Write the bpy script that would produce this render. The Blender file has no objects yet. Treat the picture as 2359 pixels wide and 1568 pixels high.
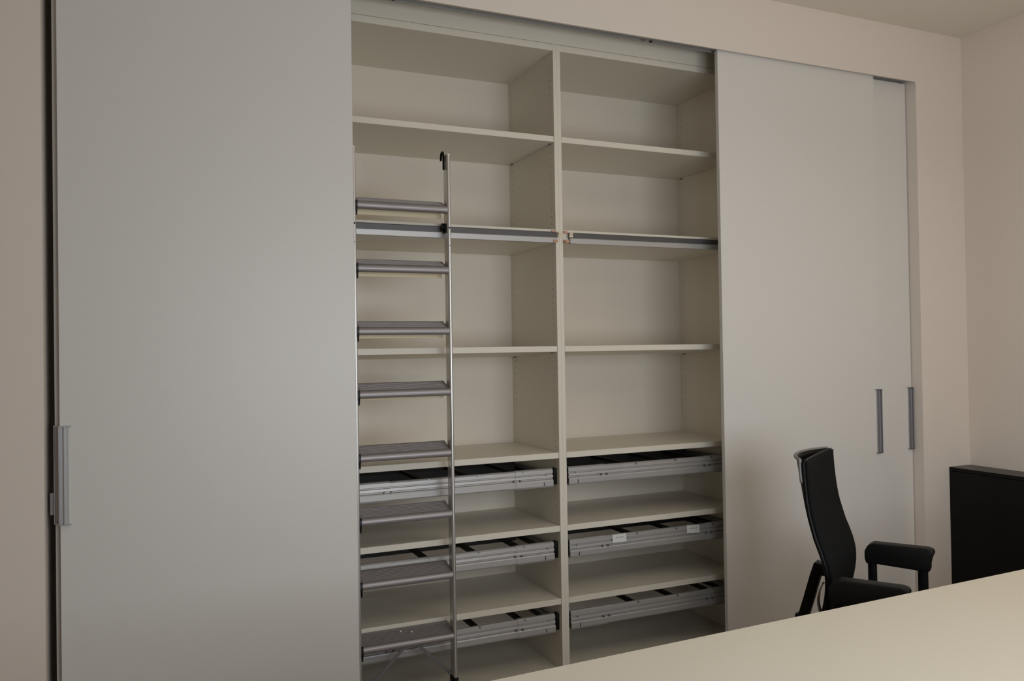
import bpy, bmesh, math
from mathutils import Vector, Matrix
from math import sin, cos, pi, radians

sc = bpy.context.scene
COL = sc.collection

# ------------------------------------------------------------------ camera
W, H = 2359, 1568
F_PX, YAW, PITCH, ROLL = 1883.04, .4155, .0125, -.0156
cam_d = bpy.data.cameras.new('camera')
cam = bpy.data.objects.new('camera', cam_d)
COL.objects.link(cam)
cam_d.sensor_fit = 'HORIZONTAL'
cam_d.sensor_width = 36.0
cam_d.lens = F_PX / W * 36.0
cam_d.clip_start = .05
fwd = Vector((sin(YAW) * cos(PITCH), cos(YAW) * cos(PITCH), sin(PITCH)))
rgt = Vector((cos(YAW), -sin(YAW), 0))
upv = rgt.cross(fwd)
r2 = cos(ROLL) * rgt + sin(ROLL) * upv
u2 = -sin(ROLL) * rgt + cos(ROLL) * upv
m = Matrix((r2, u2, -fwd)).transposed().to_4x4()
m.translation = Vector((-1.6346, -3.2098, 1.5))
cam.matrix_world = m
sc.camera = cam

# ------------------------------------------------------------------ world, daylight, exposure
wd = bpy.data.worlds.new('world')
sc.world = wd
wd.use_nodes = True
wd.node_tree.nodes['Background'].inputs['Color'].default_value = (.75, .85, 1, 1)
wd.node_tree.nodes['Background'].inputs['Strength'].default_value = .6
sc.view_settings.view_transform = 'Standard'
sc.view_settings.look = 'None'
sc.view_settings.gamma = 1
sc.view_settings.exposure = -0.04


def area(name, loc, aim, sx, sy, power, col):
    d = bpy.data.lights.new(name, 'AREA')
    d.shape = 'RECTANGLE'
    d.size, d.size_y, d.energy, d.color = sx, sy, power, col
    o = bpy.data.objects.new(name, d)
    o.location = loc
    o.rotation_euler = (Vector(aim) - Vector(loc)).to_track_quat('-Z', 'Y').to_euler()
    COL.objects.link(o)
    return o


WIN = dict(x0=-1.2, x1=.9, z0=.75, z1=2.15, y=-3.65)
area('window_daylight', ((WIN['x0'] + WIN['x1']) / 2, WIN['y'] - .12, (WIN['z0'] + WIN['z1']) / 2),
     ((WIN['x0'] + WIN['x1']) / 2, 0, (WIN['z0'] + WIN['z1']) / 2),
     WIN['x1'] - WIN['x0'], WIN['z1'] - WIN['z0'], 43, (.87, .94, 1.0))
LAMP = (1.0, -2.3, 2.55)
area('pendant_down', (LAMP[0], LAMP[1], LAMP[2] - .045), (LAMP[0], LAMP[1], 0), 1.4, .3, 5, (1.0, .90, .76))
area('pendant_up', (LAMP[0], LAMP[1], LAMP[2] + .045), (LAMP[0], LAMP[1], 4), 1.4, .3, 9, (1.0, .90, .76))


# ------------------------------------------------------------------ materials
def mat(name, col, rough=.5, metal=0., bump=0., scale=60., spec=.5, var=0., stretch=None):
    mt = bpy.data.materials.new(name)
    mt.use_nodes = True
    nt = mt.node_tree
    b = nt.nodes['Principled BSDF']
    b.inputs['Base Color'].default_value = (*col, 1)
    b.inputs['Roughness'].default_value = rough
    b.inputs['Metallic'].default_value = metal
    b.inputs['Specular IOR Level'].default_value = spec
    tc = nt.nodes.new('ShaderNodeTexCoord')
    src = tc.outputs['Object']
    if stretch:
        mp = nt.nodes.new('ShaderNodeMapping')
        mp.inputs['Scale'].default_value = stretch
        nt.links.new(src, mp.inputs['Vector'])
        src = mp.outputs['Vector']
    ns = nt.nodes.new('ShaderNodeTexNoise')
    ns.inputs['Scale'].default_value = scale
    ns.inputs['Detail'].default_value = 3
    nt.links.new(src, ns.inputs['Vector'])
    if var:
        mx = nt.nodes.new('ShaderNodeMix')
        mx.data_type = 'RGBA'
        mx.inputs[6].default_value = (*[c * (1 - var) for c in col], 1)
        mx.inputs[7].default_value = (*[min(1, c * (1 + var)) for c in col], 1)
        nt.links.new(ns.outputs['Fac'], mx.inputs[0])
        nt.links.new(mx.outputs[2], b.inputs['Base Color'])
    if bump:
        bp = nt.nodes.new('ShaderNodeBump')
        bp.inputs['Strength'].default_value = bump
        bp.inputs['Distance'].default_value = .001
        nt.links.new(ns.outputs['Fac'], bp.inputs['Height'])
        nt.links.new(bp.outputs['Normal'], b.inputs['Normal'])
    return mt


M = {}
M['wall'] = mat('wall_paint', (.86, .772, .695), .85, bump=.15, scale=150, spec=.2, var=.01)
M['ceil'] = mat('ceiling_paint', (.84, .785, .69), .9, bump=.1, scale=120, spec=.2, var=.01)
M['lam'] = mat('white_laminate', (.83, .775, .665), .42, scale=30, spec=.4, var=.008)
M['back'] = mat('back_laminate', (.85, .77, .66), .45, scale=30, spec=.4, var=.008)
M['door'] = mat('door_lacquer', (.79, .765, .725), .38, scale=20, spec=.4, var=.006)
M['desk'] = mat('desk_laminate', (.90, .84, .715), .5, scale=40, spec=.4, var=.01)
M['alu'] = mat('brushed_aluminium', (.36, .355, .365), .5, .6, bump=.05, scale=40, stretch=(2, 60, 60))
M['alu_dark'] = mat('dark_aluminium', (.25, .245, .25), .4, .8, scale=60)
M['step'] = mat('step_anodised', (.36, .33, .335), .45, .55, bump=.1, scale=40, stretch=(3, 80, 80))
M['flange'] = mat('step_flange_metal', (.86, .74, .50), .55, .1, scale=30)  # beige base colour stands in for a warm reflection on the metal
M['stile'] = mat('stile_aluminium', (.72, .71, .70), .32, .8, scale=60)
M['rail_dark'] = mat('dark_rail', (.11, .11, .112), .45, .4, scale=60)
M['black'] = mat('black_plastic', (.0045, .0045, .005), .45, scale=80, spec=.2)
M['blackcab'] = mat('black_lacquer', (.003, .0028, .0025), .3, scale=30, spec=.22, var=.05)
M['fabric'] = mat('black_mesh_fabric', (.0065, .007, .008), .8, bump=.4, scale=900, spec=.15)
M['leather'] = mat('black_arm_padding', (.006, .006, .006), .5, bump=.3, scale=300, spec=.25)
M['shell'] = mat('dark_shell', (.006, .006, .006), .5, scale=50, spec=.2)
M['rim'] = mat('grey_rim', (.26, .25, .24), .5, scale=50)
M['frame_alu'] = mat('frame_aluminium', (.50, .485, .475), .45, .4, bump=.05, scale=40, stretch=(2, 60, 60))
M['handle_alu_lit'] = mat('handle_aluminium_lit', (.60, .60, .62), .35, .45, scale=40)  # lighter copy for the left pulls, their brighter light put into the colour
M['dark_metal'] = mat('recess_dark_metal', (.035, .036, .04), .5, .3, scale=40)
M['chrome'] = mat('chrome', (.6, .6, .6), .15, 1., scale=20)
M['hole'] = mat('dark_hole', (.22, .20, .16), .8, scale=20)
M['cream'] = mat('cream_plastic', (.85, .74, .56), .4, scale=20)
M['copper'] = mat('copper_plate', (.62, .33, .22), .5, .1, scale=20)
M['paper'] = mat('white_paper', (.80, .79, .77), .8, scale=100, var=.01)
M['ink'] = mat('grey_ink', (.30, .30, .32), .8, scale=20)
M['glass'] = mat('window_frame_paint', (.8, .8, .78), .4, scale=20)


def floor_mat():
    mt = bpy.data.materials.new('oak_floor')
    mt.use_nodes = True
    nt = mt.node_tree
    b = nt.nodes['Principled BSDF']
    b.inputs['Roughness'].default_value = .45
    tc = nt.nodes.new('ShaderNodeTexCoord')
    br = nt.nodes.new('ShaderNodeTexBrick')
    br.inputs['Color1'].default_value = (.26, .18, .11, 1)
    br.inputs['Color2'].default_value = (.23, .16, .10, 1)
    br.inputs['Mortar'].default_value = (.12, .08, .05, 1)
    br.inputs['Scale'].default_value = 1
    br.inputs['Mortar Size'].default_value = .002
    br.inputs['Brick Width'].default_value = 1.4
    br.inputs['Row Height'].default_value = .12
    nt.links.new(tc.outputs['Object'], br.inputs['Vector'])
    nt.links.new(br.outputs['Color'], b.inputs['Base Color'])
    return mt


M['floor'] = floor_mat()


# ------------------------------------------------------------------ mesh helpers
class MB:
    """collects shapes, then links them as one mesh object"""

    def __init__(self):
        self.bm = bmesh.new()
        self.mats = []

    def mi(self, m):
        if m not in self.mats:
            self.mats.append(m)
        return self.mats.index(m)

    def _merge(self, tmp, m, smooth=False):
        i = self.mi(m)
        for f in tmp.faces:
            f.material_index = i
            f.smooth = smooth
        me = bpy.data.meshes.new('t')
        tmp.to_mesh(me)
        tmp.free()
        self.bm.from_mesh(me)
        bpy.data.meshes.remove(me)

    def box(self, lo, hi, m=None, bev=.001, seg=1, M4=None):
        t = bmesh.new()
        bmesh.ops.create_cube(t, size=1)
        for v in t.verts:
            v.co = Vector([(lo[i] + hi[i]) / 2 + v.co[i] * (hi[i] - lo[i]) for i in range(3)])
        if bev:
            bmesh.ops.bevel(t, geom=list(t.edges), offset=bev, segments=seg, profile=.5, affect='EDGES')
        if M4 is not None:
            bmesh.ops.transform(t, matrix=M4, verts=t.verts)
        self._merge(t, m, seg > 1)
        return self

    def cyl(self, a, b, r, m=None, n=16, r2=None):
        a, b = Vector(a), Vector(b)
        t = bmesh.new()
        L = (b - a).length
        bmesh.ops.create_cone(t, cap_ends=True, segments=n, radius1=r, radius2=r if r2 is None else r2, depth=L)
        q = (b - a).to_track_quat('Z', 'Y').to_matrix().to_4x4()
        bmesh.ops.transform(t, matrix=Matrix.Translation((a + b) / 2) @ q, verts=t.verts)
        i = self.mi(m)
        for f in t.faces:
            f.smooth = len(f.verts) == 4
            f.material_index = i
        me = bpy.data.meshes.new('t')
        t.to_mesh(me)
        t.free()
        self.bm.from_mesh(me)
        bpy.data.meshes.remove(me)
        return self

    def prism(self, pts, axis, a, b, m=None, smooth=False, M4=None, bev=0, seg=3):
        """closed outline pts extruded along an axis ('x': pts are (y,z), 'y': (x,z), 'z': (x,y))"""
        t = bmesh.new()

        def P(p, s):
            return {'x': (s, p[0], p[1]), 'y': (p[0], s, p[1]), 'z': (p[0], p[1], s)}[axis]
        va = [t.verts.new(P(p, a)) for p in pts]
        vb = [t.verts.new(P(p, b)) for p in pts]
        n = len(pts)
        for i in range(n):
            t.faces.new((va[i], va[(i + 1) % n], vb[(i + 1) % n], vb[i]))
        t.faces.new(va[::-1])
        t.faces.new(vb)
        bmesh.ops.recalc_face_normals(t, faces=t.faces)
        if bev:
            bmesh.ops.bevel(t, geom=list(t.edges), offset=bev, segments=seg, profile=.5, affect='EDGES')
        if M4 is not None:
            bmesh.ops.transform(t, matrix=M4, verts=t.verts)
        self._merge(t, m, smooth)
        return self

    def grid(self, fn, nu, nv, thick, m=None, closed=False):
        """a sheet fn(u,v) with thickness"""
        t = bmesh.new()
        g = [[t.verts.new(fn(i / nu, j / nv)) for j in range(nv + 1)] for i in range(nu + 1)]
        for i in range(nu):
            for j in range(nv):
                t.faces.new((g[i][j], g[i + 1][j], g[i + 1][j + 1], g[i][j + 1]))
        bmesh.ops.recalc_face_normals(t, faces=t.faces)
        bmesh.ops.solidify(t, geom=list(t.faces), thickness=thick)
        bmesh.ops.recalc_face_normals(t, faces=t.faces)
        self._merge(t, m, True)
        return self

    def tube(self, pts, r, m=None, n=12):
        """smooth tube swept along a path"""
        t = bmesh.new()
        pts = [Vector(p) for p in pts]
        d0 = (pts[1] - pts[0]).normalized()
        nrm = d0.orthogonal().normalized()
        rings = []
        for k, p in enumerate(pts):
            d = (pts[min(k + 1, len(pts) - 1)] - pts[max(k - 1, 0)]).normalized()
            nrm = (nrm - d * nrm.dot(d)).normalized()
            bn = d.cross(nrm)
            rings.append([t.verts.new(p + (nrm * cos(2 * pi * q / n) + bn * sin(2 * pi * q / n)) * r) for q in range(n)])
        for ra, rb in zip(rings[:-1], rings[1:]):
            for q in range(n):
                t.faces.new((ra[q], ra[(q + 1) % n], rb[(q + 1) % n], rb[q]))
        t.faces.new(rings[0][::-1])
        t.faces.new(rings[-1])
        bmesh.ops.recalc_face_normals(t, faces=t.faces)
        self._merge(t, m, True)
        return self

    def build(self, name, parent=None, loc=None):
        me = bpy.data.meshes.new(name)
        bmesh.ops.remove_doubles(self.bm, verts=self.bm.verts, dist=1e-6)
        self.bm.to_mesh(me)
        self.bm.free()
        for k in self.mats:
            me.materials.append(M[k])
        o = bpy.data.objects.new(name, me)
        COL.objects.link(o)
        if parent is not None:
            o.parent = parent
        if loc:
            o.location = loc
        return o


def empty(name, label, cat, loc=(0, 0, 0), rz=0, group=None):
    o = bpy.data.objects.new(name, None)
    o.empty_display_size = .1
    COL.objects.link(o)
    o.location = loc
    o.rotation_euler = (0, 0, rz)
    return tag(o, label, cat, group)


def tag(o, label, cat, group=None):
    o['label'] = label
    o['category'] = cat
    if group:
        o['group'] = group
    return o


def struct(o, label=None, cat=None):
    o['kind'] = 'structure'
    if label:
        o['label'] = label
    if cat:
        o['category'] = cat
    return o


def copy_tree(o, parent=None):
    c = o.copy()
    COL.objects.link(c)
    c.parent = parent
    for ch in [k for k in bpy.data.objects if k.parent == o]:
        copy_tree(ch, c)
    return c


# ------------------------------------------------------------------ the room
YW = -.19            # face of the wall
XL, XR = -1.954, 2.016   # jambs of the opening
ZH = 2.866           # head of the opening
ZC = 3.14            # ceiling
XWR, XWL, YB = 2.361, -4.6, -3.65

b = MB()
b.box((XWL, YW, 0), (XL, .62, ZC), 'wall', 0)
b.box((XR, YW, 0), (XWR, .62, ZC), 'wall', 0)
b.box((XL, YW, ZH), (XR, YW + .008, ZC), 'wall', 0)
struct(b.build('wall_front'), 'warm white wall around the wide built in cupboard opening', 'wall')
b = MB()
b.box((XL, YW + .0085, 2.966), (XR, .56, ZC), 'wall', 0)
b.box((XL, .5605, 0), (XR, .62, ZC), 'wall', 0)
struct(b.build('wall_recess'), 'back and top of the recess holding the shelving', 'wall')
struct(MB().box((XWR, YB, 0), (XWR + .12, .62, ZC), 'wall', 0).build('wall_right'), 'warm white side wall behind the low black cabinet', 'wall')
struct(MB().box((XWL - .12, YB, 0), (XWL, .62, ZC), 'wall', 0).build('wall_left'), 'warm white side wall on the left of the room', 'wall')
b = MB()
b.box((XWL - .12, YB - .2, 0), (WIN['x0'], YB, ZC), 'wall', 0)
b.box((WIN['x1'], YB - .2, 0), (XWR + .12, YB, ZC), 'wall', 0)
b.box((WIN['x0'], YB - .2, 0), (WIN['x1'], YB, WIN['z0']), 'wall', 0)
b.box((WIN['x0'], YB - .2, WIN['z1']), (WIN['x1'], YB, ZC), 'wall', 0)
struct(b.build('wall_rear'), 'wall with the window behind the camera', 'wall')
struct(MB().box((XWL - .12, YB - .2, ZC), (XWR + .12, .62, ZC + .1), 'ceil', 0).build('ceiling'), 'plain warm white ceiling above the cupboard wall', 'ceiling')
struct(MB().box((XWL - .12, YB - .2, -.1), (XWR + .12, .62, 0), 'floor', 0).build('floor'), 'brown wooden floor', 'floor')
w = bpy.data.objects.new('window_1', None)
COL.objects.link(w)
struct(w, 'white framed window behind the camera', 'window')
b = MB()
for x in (WIN['x0'], (WIN['x0'] + WIN['x1']) / 2 - .02, WIN['x1'] - .04):
    b.box((x, YB - .08, WIN['z0']), (x + .04, YB - .03, WIN['z1']), 'glass')
for z in (WIN['z0'], WIN['z1'] - .04):
    b.box((WIN['x0'], YB - .08, z), (WIN['x1'], YB - .03, z + .04), 'glass')
b.build('window_frame', w)

# filler board above the shelving
b = MB().box((XL + .001, 0, 2.8535), (XR - .001, .018, 2.964), 'lam', .0008)
struct(b.build('trim_1'), 'flat white filler board above the open shelving', 'trim')

# aluminium sliding door track under the head of the opening
tr = empty('sliding_door_track', 'grey aluminium double sliding door track above the open shelves', 'track', (0, -.142, 2.88))
b = MB()
prof = [(-.038, .035), (-.038, 0), (-.033, 0), (-.033, .014), (-.011, .014), (-.011, 0), (-.003, 0), (-.003, .003), (.004, .003), (.004, .0), (.008, 0), (.008, .014), (.030, .014), (.030, 0), (.037, 0), (.037, .035)]
b.prism(prof, 'x', XL + .001, XR - .001, 'frame_alu')
b.build('track_profile', tr)
for x in (-.77, .42):
    b = MB()
    b.box((x - .03, .0095, .001), (x + .03, .029, .0135), 'alu', .001)
    b.cyl((x + .012, .019, -.004), (x + .012, .019, .002), .005, 'black')
    b.cyl((x - .012, .019, -.004), (x - .012, .019, .002), .005, 'chrome')
    b.build('track_stopper', tr)


# ------------------------------------------------------------------ shelving units
Z_SH = [(2.444, .0255, 0), (2.031, .059, 0), (1.5175, .0255, .022), (1.0497, .0255, 0), (.729, .0255, 0), (.411, .0255, 0)]
ZT0, ZT1, ZBOT = 2.852, 2.823, .095
DEP = .495
BW = .966


def shelving(x0, label):
    """x0 = left inner face; side panels 18 mm each side"""
    u = empty('shelving_unit', label, 'shelving', (x0, 0, 0), 0, 'open shelving units in the wall cupboard')
    P = .0178
    for side in (-1, 1):
        b = MB()
        xa, xb = (-P, 0) if side < 0 else (BW, BW + P)
        b.box((xa, 0, 0), (xb, DEP, ZT0), 'lam', .0008)
        s = 0 if side < 0 else BW
        dx = .0004 if side < 0 else -.0004
        # rows of shelf pin holes, 32 mm apart
        for yy in (.037, DEP - .04):
            z = .62
            while z < 2.78:
                if not any(z0 - th - .02 < z < z0 + .012 for z0, th, t in Z_SH):
                    b.cyl((s - dx * 2, yy, z), (s + dx, yy, z), .0026, 'hole', 8)
                z += .032
        b.build('side_panel', u)
    MB().box((0, 0, ZT1), (BW, DEP, ZT0 - .0003), 'lam', .0008).build('top_panel', u)
    MB().box((-.017, DEP, 0), (BW + .017, DEP + .008, ZT0), 'back', 0).build('back_panel', u)
    MB().box((0, 0, ZBOT - .026), (BW, DEP, ZBOT), 'lam', .0008).build('bottom_panel', u)
    MB().box((0, .04, 0), (BW, .058, ZBOT - .026), 'lam', .0008).build('plinth', u)
    for z, th, tilt in Z_SH:
        sh = Matrix.Identity(4)
        sh[2][1] = -tilt / DEP
        b = MB().box((.0012, .001, z - th), (BW - .0012, DEP - .001, z), 'lam', .0012, M4=sh)
        s = b.build('shelf', u)
        if th < .03:
            for xx in (.004, BW - .004):
                for yy in (.037, DEP - .04):
                    zz = z - th - tilt * yy / DEP
                    if z > 1.2:
                        k = MB().box((xx - .004 if xx < .1 else xx - .006, yy - .006, zz - .006), (xx + .006 if xx < .1 else xx + .004, yy + .006, zz), 'alu_dark', .001)
                        k.build('shelf_pin', s)
    return u


shelving(-BW, 'open white shelving unit behind the ladder, left of the divider')
shelving(.0358, 'open white shelving unit right of the divider, beside the right sliding door')


# ladder guide rails on the second shelf front
def ladder_rail(x0, x1, label, clip_at):
    r = empty('ladder_rail', label, 'rail', (x0, 0, 1.994), 0, 'ladder guide rails on the second shelf')
    L = x1 - x0
    MB().prism([(-.0002, .024), (-.012, .024), (-.016, .021), (-.016, .0), (-.0002, .0)], 'x', 0, L, 'rail_dark').build('rail_channel', r)
    MB().prism([(-.0002, -.0005), (-.019, -.0005), (-.021, -.003), (-.019, -.024), (-.0002, -.024)], 'x', 0, L, 'frame_alu').build('lower_lip', r)
    cx = clip_at - x0
    b = MB()
    b.box((cx - .009, -.027, .001), (cx + .009, -.016, .012), 'cream', .002, 2)
    b.box((cx - .008, -.029, .013), (cx + .008, -.016, .022), 'cream', .002, 2)
    b.build('end_clip', r)
    s = -1 if clip_at < .0179 else 1
    e = (-.0005 - x0) if s < 0 else (.0363 - x0)
    for z in (.026, -.017):
        c = MB()
        if s < 0:
            c.box((e - .022, -.0235 if z < 0 else -.006, z - .005), (e, -.0005, z + .006), 'copper', .001)
        else:
            c.box((e, -.0235 if z < 0 else -.006, z - .005), (e + .020, -.0005, z + .006), 'copper', .001)
        c.build('copper_plate', r)['label'] = 'small copper coloured plate'


ladder_rail(-BW + .002, -.0015, 'grey ladder guide rail on the shelf left of the divider', .008)
ladder_rail(.062, BW + .034, 'grey ladder guide rail on the shelf right of the divider', .064)

# ------------------------------------------------------------------ pull-out filing frames
RAILP = [(.004, .077), (-.004, .076), (-.009, .071), (-.010, .058), (-.005, .0555), (-.005, .052), (-.011, .050), (-.0125, .040),
         (-.006, .037), (-.006, .033), (-.013, .030), (-.015, .026), (-.015, .005), (-.012, 0), (.004, 0)]


def off(p, d):
    return [(y - d if y < 0 else y, z + (d if z > .07 else (-d if z < .002 else 0))) for y, z in p]


def filing_frame(x0, z0, label):
    u = empty('filing_frame', label, 'filing frame', (x0, .036, z0), 0, 'aluminium pull out filing frames under the shelves')
    g = .021
    b = MB().prism(RAILP, 'x', g + .01, BW - g - .01, 'frame_alu')
    fr = b.build('front_rail', u)
    MB().prism([(0, .045), (-.006, .06), (0, .07), (.01, .07), (.01, .0), (0, 0)], 'x', g, BW - g, 'dark_metal').build('rear_rail', u, (0, .40, 0))  # near-black tone paints the darkness inside the frame onto the rear rail
    for s in (0, 1):
        xa, xb = (g, g + .187) if s == 0 else (BW - g - .180, BW - g)
        b = MB().prism(off(RAILP, .0022), 'x', xa, xb, 'frame_alu')
        sl = b.build('sleeve', u)
        inner = xb if s == 0 else xa
        outer = xa if s == 0 else xb
        d = 1 if s == 0 else -1
        for nm, xx, zz, r in (('screw', inner - d * .022, .034, .0042), ('screw', inner + d * .008, .034, .0042), ('screw', outer + d * .045, .019, .0032), ('screw', outer + d * .033, .052, .0022)):
            MB().cyl((xx, -.012, zz), (xx, -.0185, zz), r, 'alu_dark', 12).build(nm, sl)
        MB().box((outer + d * .045 - .0018, -.0178, .006), (outer + d * .045 + .0018, -.016, .018), 'black', 0).build('keyhole_slot', sl)
        # black slide against the side panel
        xs = (.0006, g - .002) if s == 0 else (BW - g + .002, BW - .0006)
        b = MB().box((xs[0], -.004, .012), (xs[1], .41, .034), 'black', .001)
        b.box((xs[0] + .003, -.012, .006), (xs[1], .02, .078), 'black', .003, 2)
        b.box((xs[0] + .002, .06, .034), (xs[1] - .002, .41, .052), 'alu_dark', .001)
        b.build('slide', u)
        px = g - .004 if s == 0 else BW - g + .004
        MB().cyl((.001 if s == 0 else BW - .001, -.004, .006), (px, -.004, .006), .003, 'chrome', 10).build('slide_pin', u)
    for xx in (.374, .591, .80):
        b = MB().box((xx - .012, .002, .060), (xx + .012, .405, .064), 'black', .0008)
        b.box((xx - .012, .002, .050), (xx - .009, .405, .061), 'black', 0)
        b.build('cross_bar', u)
        MB().cyl((xx, -.004, .0705), (xx, -.0125, .0715), .0045, 'alu_dark', 12).build('screw', fr)
    MB().box((g + .02, .02, -.004), (BW - g - .02, .036, .0015), 'black', .001).build('lower_bar', u)
    return u


LV = [(.9005, 'upper'), (.578, 'middle'), (.262, 'lowest')]
frames = {}
src = filing_frame(-BW, LV[0][0], 'aluminium pull out filing frame behind the ladder, topmost of three left of the divider')
frames['l0'] = src
for k, (x0, side) in enumerate(((-BW, 'left of the divider'), (.0358, 'right of the divider'))):
    for i, (z0, nm) in enumerate(LV):
        if (k, i) == (0, 0):
            continue
        c = copy_tree(src)
        c.location = (x0, .036, z0)
        c['label'] = {(0, 1): 'aluminium pull out filing frame behind the ladder, middle of three left of the divider',
                      (0, 2): 'aluminium pull out filing frame behind the ladder, lowest of three left of the divider',
                      (1, 0): 'aluminium pull out filing frame right of the divider, topmost of three, without stickers',
                      (1, 1): 'aluminium pull out filing frame with two white stickers, right of the divider',
                      (1, 2): 'aluminium pull out filing frame right of the divider, lowest, just above the desk edge'}[(k, i)]
        frames['lr'[k] + str(i)] = c

# two paper stickers on the middle frame of the right unit
for xx, rot in ((.276, 0), (.684, .06)):
    s = MB()
    s.box((-.037, -.0004, -.0185), (.037, .0004, .0185), 'paper', 0)
    for i, (a, c) in enumerate(((-.018, -.010), (-.007, -.002), (.001, .010), (.013, .021))):
        s.box((a, -.0008, .001 + .002 * (i % 2)), (c, -.0003, .004 + .003 * (i % 2)), 'ink', 0)
    o = s.build('paper_sticker', frames['r1'], (xx, -.0135, .060))
    o.rotation_euler = (-.12, rot, 0)
    o['label'] = 'small white paper sticker with grey print'

# ------------------------------------------------------------------ ladder
lad = empty('ladder', 'tall aluminium library ladder with grey treads, hooked onto the shelf rail', 'ladder', (-.715, -.085, 0))
XA, XB = -.190, .183       # inner faces of stiles (local)
SW = .0155
LTOP = 2.298
for s, xi in ((-1, XA), (1, XB)):
    xo = xi + s * SW
    xm = (xi + xo) / 2
    xlo, xhi = min(xi, xo), max(xi, xo)
    # flat web with a rounded front tube
    pts = [(xlo + .002, .050), (xlo + .002, .012)]
    n = 10
    for k in range(n + 1):
        a = pi - k * pi / n
        pts.append((xm + SW / 2 * cos(a), .008 - .008 * sin(a)))
    pts += [(xhi - .002, .012), (xhi - .002, .050)]
    st = MB().prism(pts, 'z', .045, LTOP, 'stile').build('stile', lad)
    MB().prism([(xlo + .002, .0), (xhi - .002, 0), (xhi - .002, .05), (xlo + .002, .05)], 'z', LTOP, LTOP + .004, 'stile').build('stile_cap', st)
    # rubber foot
    MB().box((xlo - .002, -.003, 0), (xhi + .002, .053, .188), 'black', .004, 2).build('rubber_foot', st)
    for z in (2.002, 1.93):
        MB().cyl((xm, .002, z), (xm, -.0022, z), .0035 if z > 2 else .0025, 'black' if z > 2 else 'alu', 10).build('screw', st)
    # curved hook and roller behind the stile
    b = MB()
    pts = [(xm - .012, .046 + .016 * cos(a) , LTOP - .004 + .024 * sin(a)) for a in [k * pi / 8 for k in range(0, 9)]]
    b.tube([(p[0], p[1], p[2]) for p in pts], .0045, 'black')
    b.cyl((xm - .012, .030, LTOP - .055), (xm - .012, .030, LTOP - .004), .0045, 'black')
    b.cyl((xm - .012, .062, LTOP - .012), (xm - .012, .062, LTOP - .004), .0045, 'black')
    b.box((xm - .008, .04, LTOP - .05), (xm + .004, .053, LTOP - .03), 'black', .001)
    b.build('top_hook', st)
    b = MB()
    b.cyl((xm - .019, .045, 2.010), (xm - .007, .045, 2.010), .016, 'black', 20)
    b.box((xm - .011, .028, 1.985), (xm - .003, .060, 2.015), 'black', .002)
    b.build('rail_roller', st)

A = radians(21)
L_ST = .080
for i in range(8):
    zn = 2.0765 - .2463 * i
    t = MB()
    # tread with rounded nose, side profile in (y,z); the nose centre is the origin
    r = .0145
    P = []
    for k in range(11):
        a = pi / 2 + A * 0 + k * pi / 10
        P.append((r * cos(a) * .75, r * sin(a)))
    P = P + [(.012, -r), (.012, r * .1), ]
    yb, zb = L_ST * cos(A), L_ST * sin(A)
    P += [(yb, zb + .006), (yb, zb + r)]
    ob = t.prism(P, 'x', XA - .0005, XB + .0005, 'step', False).build('step', lad, (0, .0085, zn))
    # raised fine grooves on the tread
    g = MB()
    dz = (zb + r - r) / yb
    for k in range(7):
        yy = .012 + k * .0085
        zz = r + (zb) * (yy / yb)
        g.box((XA + .012, yy, zz - .001), (XB - .012, yy + .003, zz + .0007), 'step', 0)
    g.build('tread_grip', ob)
    # metal flange on the tread's back edge, warm floor reflection put into its colour
    MB().box((XA + .001, yb - .003, -.026), (XB - .001, yb - .0005, zb + .004), 'flange', .0005).build('rear_flange', ob)['label'] = 'metal flange under the tread, coloured beige like a warm reflection'
    # black end cap on the left
    for xx in (XA, XB):
        sgn = 1 if xx < 0 else -1
        Q = [(-.012, .014), (-.004, .018), (.012, .016), (.012, -.012), (.004, -.040), (-.004, -.040), (-.012, -.010)]
        c = MB().prism(Q, 'x', xx + (.0003 if sgn > 0 else -.0045), xx + (.0045 if sgn > 0 else -.0003), 'black')
        if sgn > 0:
            c.build('end_cap', ob)
        else:
            c.bm.free()
    if i == 7:
        for xx, yy in ((-.021, .050), (.021, .038)):
            zz = r + zb * yy / yb
            MB().cyl((xx, yy, zz - .002), (xx, yy, zz + .0045), .0052, 'chrome', 14).build('bolt', ob)
        # diagonal flat braces from the lowest tread to the feet
        for xa, xb in ((-.004, XA + .004), (.036, XB - .004)):
            a, c = Vector((xa, .030, -.016)), Vector((xb, .030, -zn + (.168 if xb < 0 else .196)))
            dirv = (c - a)
            Lb = dirv.length
            R = dirv.to_track_quat('Z', 'Y').to_matrix().to_4x4()
            MB().box((-.0015, -.007, 0), (.0015, .007, Lb), 'alu_dark', .0004, M4=Matrix.Translation(a) @ R).build('brace', ob)

# ------------------------------------------------------------------ sliding doors


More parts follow.
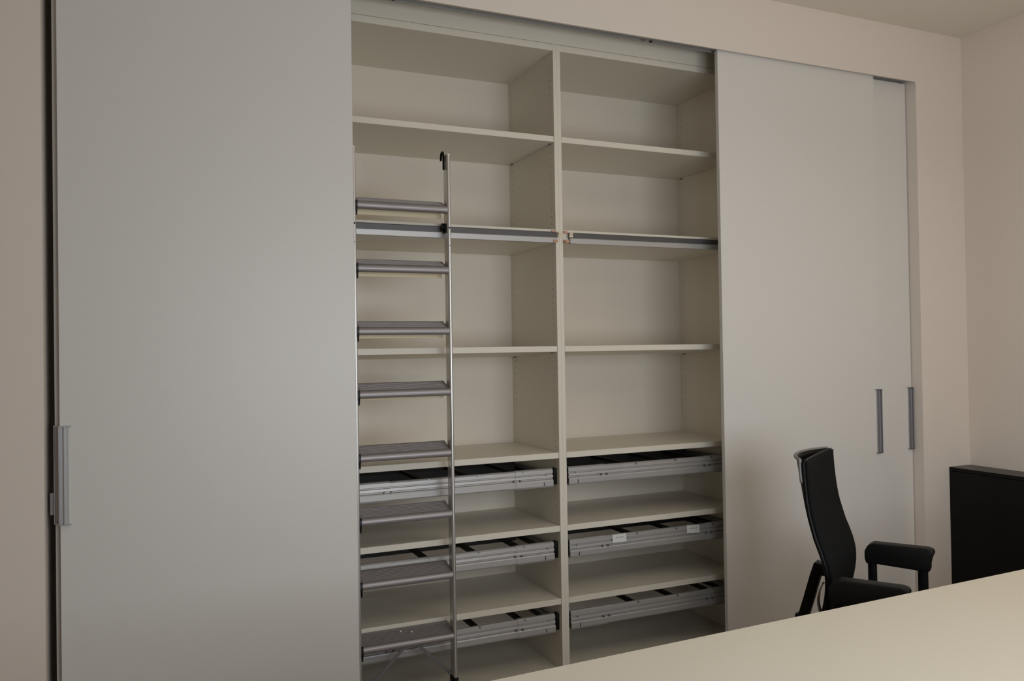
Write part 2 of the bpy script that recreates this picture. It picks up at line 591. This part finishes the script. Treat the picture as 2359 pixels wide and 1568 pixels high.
def sliding_door(x0, x1, yf, ztop, handle_side, label, edge_latch=False):
    d = empty('sliding_door', label, 'sliding door', ((x0 + x1) / 2, yf, 0), 0, 'tall plain sliding cupboard doors')
    hw = (x1 - x0) / 2
    b = MB().box((-hw, 0, .012), (hw, .022, ztop), 'door', .0012)
    b.build('door_panel', d)
    s = handle_side
    e = s * hw
    h = empty_part('handle', d)
    za, zb = .957, 1.274
    # aluminium pull: flat plate on the face with a lip standing off it
    xa, xb = sorted((e, e - s * .026))
    b = MB().box((xa, -.003, za), (xb, -.0002, zb), 'alu' if s > 0 else 'handle_alu_lit', .0006)  # same pull on all doors; light and shade per side put into the metal tone
    l0, l1 = sorted((e + s * .003, e + s * .0002))
    b.box((l0, -.012, za), (l1, .010, zb), 'alu' if s > 0 else 'handle_alu_lit', .0006)
    l0, l1 = sorted((e - s * .012, e - s * .0155))
    b.box((l0, -.011, za), (l1, -.003, zb), 'alu' if s > 0 else 'handle_alu_lit', .0006)
    b.build('handle_plate', h)
    for z in (za - .003, zb):
        c0, c1 = sorted((e + s * .004, e - s * .034))
        MB().box((c0, -.013, z), (c1, -.0002, z + .003), 'alu_dark' if s > 0 else 'handle_alu_lit', .0006).build('handle_end', h)
    if edge_latch:
        MB().box((-hw - .016, .002, .982), (-hw - .0003, .016, 1.055), 'alu', .001).build('edge_latch', d)
    return d


def empty_part(name, parent):
    o = bpy.data.objects.new(name, None)
    o.empty_display_size = .05
    COL.objects.link(o)
    o.parent = parent
    return o


YF, YR = -.165, -.128
sliding_door(-1.912, -.934, YF, 2.875, -1, 'wide plain off-white sliding door at the left in front, beside the ladder')
sliding_door(-1.929, -.954, YR, 2.872, -1, 'off-white sliding door hidden behind the left front door, its narrow left edge showing', True)
sliding_door(.767, 1.7444, YF, 2.875, 1, 'plain off-white sliding door right of the open shelves, in front, behind the chair')
sliding_door(1.034, 2.0105, YR, 2.872, 1, 'off-white sliding door set further back, a narrow strip beside the right jamb')

# ------------------------------------------------------------------ desk
desk = empty('desk', 'large white desk in the foreground with a plain white top', 'desk', (.3, -1.825, 0), radians(2.13))
MB().box((-1.45, -.42, .715), (1.45, .42, .74), 'desk', .0012).build('desk_top', desk)
for sx in (-1.35, 1.35):
    for sy in (-.34, .34):
        MB().box((sx - .025, sy - .025, 0), (sx + .025, sy + .025, .685), 'alu', .002).build('leg', desk)
b = MB()
for sy in (-.34, .34):
    b.box((-1.375, sy - .012, .685), (1.375, sy + .012, .7149), 'alu', .001)
for sx in (-1.35, 1.35):
    b.box((sx - .02, -.328, .685), (sx + .02, .328, .7149), 'alu', .001)
b.build('under_frame', desk)

# ------------------------------------------------------------------ low black cabinet by the right wall
cab = empty('low_cabinet', 'low long black cabinet standing against the right wall', 'cabinet', (2.199, -.192, 0))
CW, CL, CH = XWR - 2.199 - .0005, 1.5, .854
MB().box((0, -CL, CH - .019), (CW, 0, CH), 'blackcab', .0012).build('cabinet_top', cab)
b = MB().box((.02, -CL + .001, .06), (CW, -.001, CH - .0193), 'blackcab', .001)
b.box((.03, -CL + .02, 0), (CW - .01, -.02, .06), 'blackcab', .001)
b.build('cabinet_body', cab)
for k in range(2):
    y1 = -.001 - k * (CL / 2)
    d = MB().box((.0005, y1 - CL / 2 + .0015, .062), (.0195, y1, CH - .0205), 'blackcab', .0008).build('cabinet_door', cab)

# ------------------------------------------------------------------ office chair
ch = empty('office_chair', 'black high-backed office chair with thick looped armrests behind the white desk', 'chair', (.80, -.98, 0), radians(-57.7))
# back profile (z -> local x)
BP = [(.46, -.165), (.52, -.145), (.585, -.127), (.65, -.118), (.70, -.120), (.75, -.133), (.81, -.155), (.90, -.178), (1.0, -.190), (1.08, -.195)]
BWD = [(.46, .165), (.55, .19), (.65, .208), (.75, .213), (.9, .206), (1.0, .202), (1.08, .203)]


def lerp(tab, z):
    if z <= tab[0][0]:
        return tab[0][1]
    for k in range(len(tab) - 1):
        (z0, v0), (z1, v1) = tab[k], tab[k + 1]
        if z <= z1:
            vm = tab[k - 1][1] if k > 0 else v0
            v2 = tab[k + 2][1] if k + 2 < len(tab) else v1
            t = (z - z0) / (z1 - z0)
            return .5 * ((2 * v0) + (-vm + v1) * t + (2 * vm - 5 * v0 + 4 * v1 - v2) * t * t + (-vm + 3 * v0 - 3 * v1 + v2) * t ** 3)
    return tab[-1][1]


def front_fn(u, v):
    z = .46 + v * .622
    y = (u * 2 - 1) * lerp(BWD, z)
    return Vector((lerp(BP, z) - .006 * (1 - (u * 2 - 1) ** 2), y, z + .002 * (u * 2 - 1)))


def rear_fn(u, v):
    z = .50 + v * .588
    q = (u * 2 - 1)
    bow = .014 + (.045 * max(0, (v - .25) / .75) ** 1.2 + .012) * (1 - q * q)
    return Vector((lerp(BP, z) - bow, q * (lerp(BWD, z) + .001), z))


back = empty_part('backrest', ch)
MB().grid(front_fn, 20, 40, .009, 'fabric').build('back_membrane', back)
MB().grid(rear_fn, 20, 36, .006, 'shell').build('back_shell', back)
b = MB()
rp = [rear_fn(0, .86 + .14 * k / 6) for k in range(7)] + [rear_fn(k / 24, 1) for k in range(1, 24)] + [rear_fn(1, 1 - .14 * k / 6) for k in range(7)]
b.tube([p + Vector((-.003, 0, 0)) for p in rp], .0062, 'rim', 10)
b.build('shell_rim', back)['label'] = 'light grey rim of the rear shell'
b = MB()
for s in (0, 1):
    pts = [front_fn(s, k / 30) + Vector((-.006, 0, 0)) for k in range(31)]
    b.tube(pts, .008, 'black', 10)
pts = [front_fn(k / 12, 1) + Vector((-.003, 0, 0)) for k in range(13)]
b.tube(pts, .006, 'black', 8)
b.build('back_frame', back)
# cantilevered back support
b = MB()
path = [(-.200, .665), (-.215, .62), (-.238, .54), (-.262, .46), (-.262, .41), (-.22, .375), (-.12, .365), (0, .365)]
for (xa, za), (xb, zb) in zip(path[:-1], path[1:]):
    a, c = Vector((xa, 0, za)), Vector((xb, 0, zb))
    R = (c - a).to_track_quat('Z', 'Y').to_matrix().to_4x4()
    b.box((-.03, -.017, -.008), (.03, .017, (c - a).length + .008), 'black', .004, 2, M4=Matrix.Translation(a) @ R)
b.box((-.205, -.03, .63), (-.125, .03, .675), 'black', .006, 2)
b.build('back_support', ch)
b = MB()
pts = [(-.176 - .020 * sin(k / 10 * pi), -.045, .47 + k * .014) for k in range(11)]
for a, c in zip(pts[:-1], pts[1:]):
    a, c = Vector(a), Vector(c)
    R = (c - a).to_track_quat('Z', 'Y').to_matrix().to_4x4()
    b.box((-.012, -.003, -.001), (.012, .003, (c - a).length + .001), 'chrome', .0008, M4=Matrix.Translation(a) @ R)
b.build('tension_spring', ch)['label'] = 'curved silver tension blade'
# seat
b = MB()
b.box((-.20, -.24, .405), (.26, .24, .475), 'fabric', .028, 4)
b.box((-.17, -.20, .385), (.20, .20, .41), 'black', .006, 2)
b.build('seat', ch)
# armrests: thick pad on a closed loop of flat bar
for s in (-1, 1):
    y = s * .305
    arm = empty_part('armrest', ch)
    b = MB()
    # padded sleeve, rounded outline in (x,z)
    po = [(-.086, .622), (-.092, .640), (-.092, .672), (-.080, .695), (-.062, .706), (.136, .707), (.154, .702), (.160, .690),
          (.152, .672), (.146, .650), (.144, .618), (.10, .618), (-.05, .624)]
    b.prism(po, 'y', y - .029, y + .029, 'leather', True, bev=.006, seg=3)
    b.build('arm_pad', arm)
    b = MB()
    b.box((-.082, y - .016, .36), (-.052, y + .016, .64), 'black', .004, 2)
    b.box((.100, y - .016, .36), (.134, y + .016, .64), 'black', .004, 2)
    b.box((-.082, y - .016, .350), (.134, y + .016, .384), 'black', .004, 2)
    y0, y1 = sorted((y - s * .014, s * .12))
    b.box((-.02, y0, .352), (.07, y1, .383), 'black', .003, 2)
    b.build('arm_loop', arm)
# swivel base
MB().cyl((0, 0, .10), (0, 0, .39), .028, 'chrome', 24).build('gas_column', ch)
b = MB()
b.cyl((0, 0, .075), (0, 0, .14), .045, 'black', 24, .036)
for k in range(5):
    a = k * 2 * pi / 5 + .3
    d = Vector((cos(a), sin(a), 0))
    R = Matrix.Rotation(a, 4, 'Z')
    b.prism([(.02, .085), (.02, .125), (.30, .100), (.315, .078), (.30, .072)], 'y', -.018, .018, 'black', M4=R)
b.build('star_base', ch)
for k in range(5):
    a = k * 2 * pi / 5 + .3
    c = Vector((cos(a), sin(a), 0)) * .29
    t = Vector((-sin(a), cos(a), 0))
    b = MB()
    for s in (-1, 1):
        b.cyl(c + t * s * .008 + Vector((0, 0, .030)), c + t * s * .024 + Vector((0, 0, .030)), .030, 'black', 24)
    b.cyl(c + Vector((0, 0, .03)), c + Vector((0, 0, .08)), .008, 'black', 12)
    b.build('caster', ch)

# ------------------------------------------------------------------ pendant lamp of the room (carries the two pendant lights)
pl = empty('pendant_lamp', 'long slim grey pendant lamp hanging above the white desk', 'lamp', LAMP)
MB().box((-.74, -.17, -.03), (.74, .17, .03), 'frame_alu', .003).build('lamp_housing', pl)
for x in (-.6, .6):
    MB().cyl((x, 0, .03), (x, 0, ZC - LAMP[2] - .001), .002, 'alu_dark', 8).build('suspension_wire', pl)
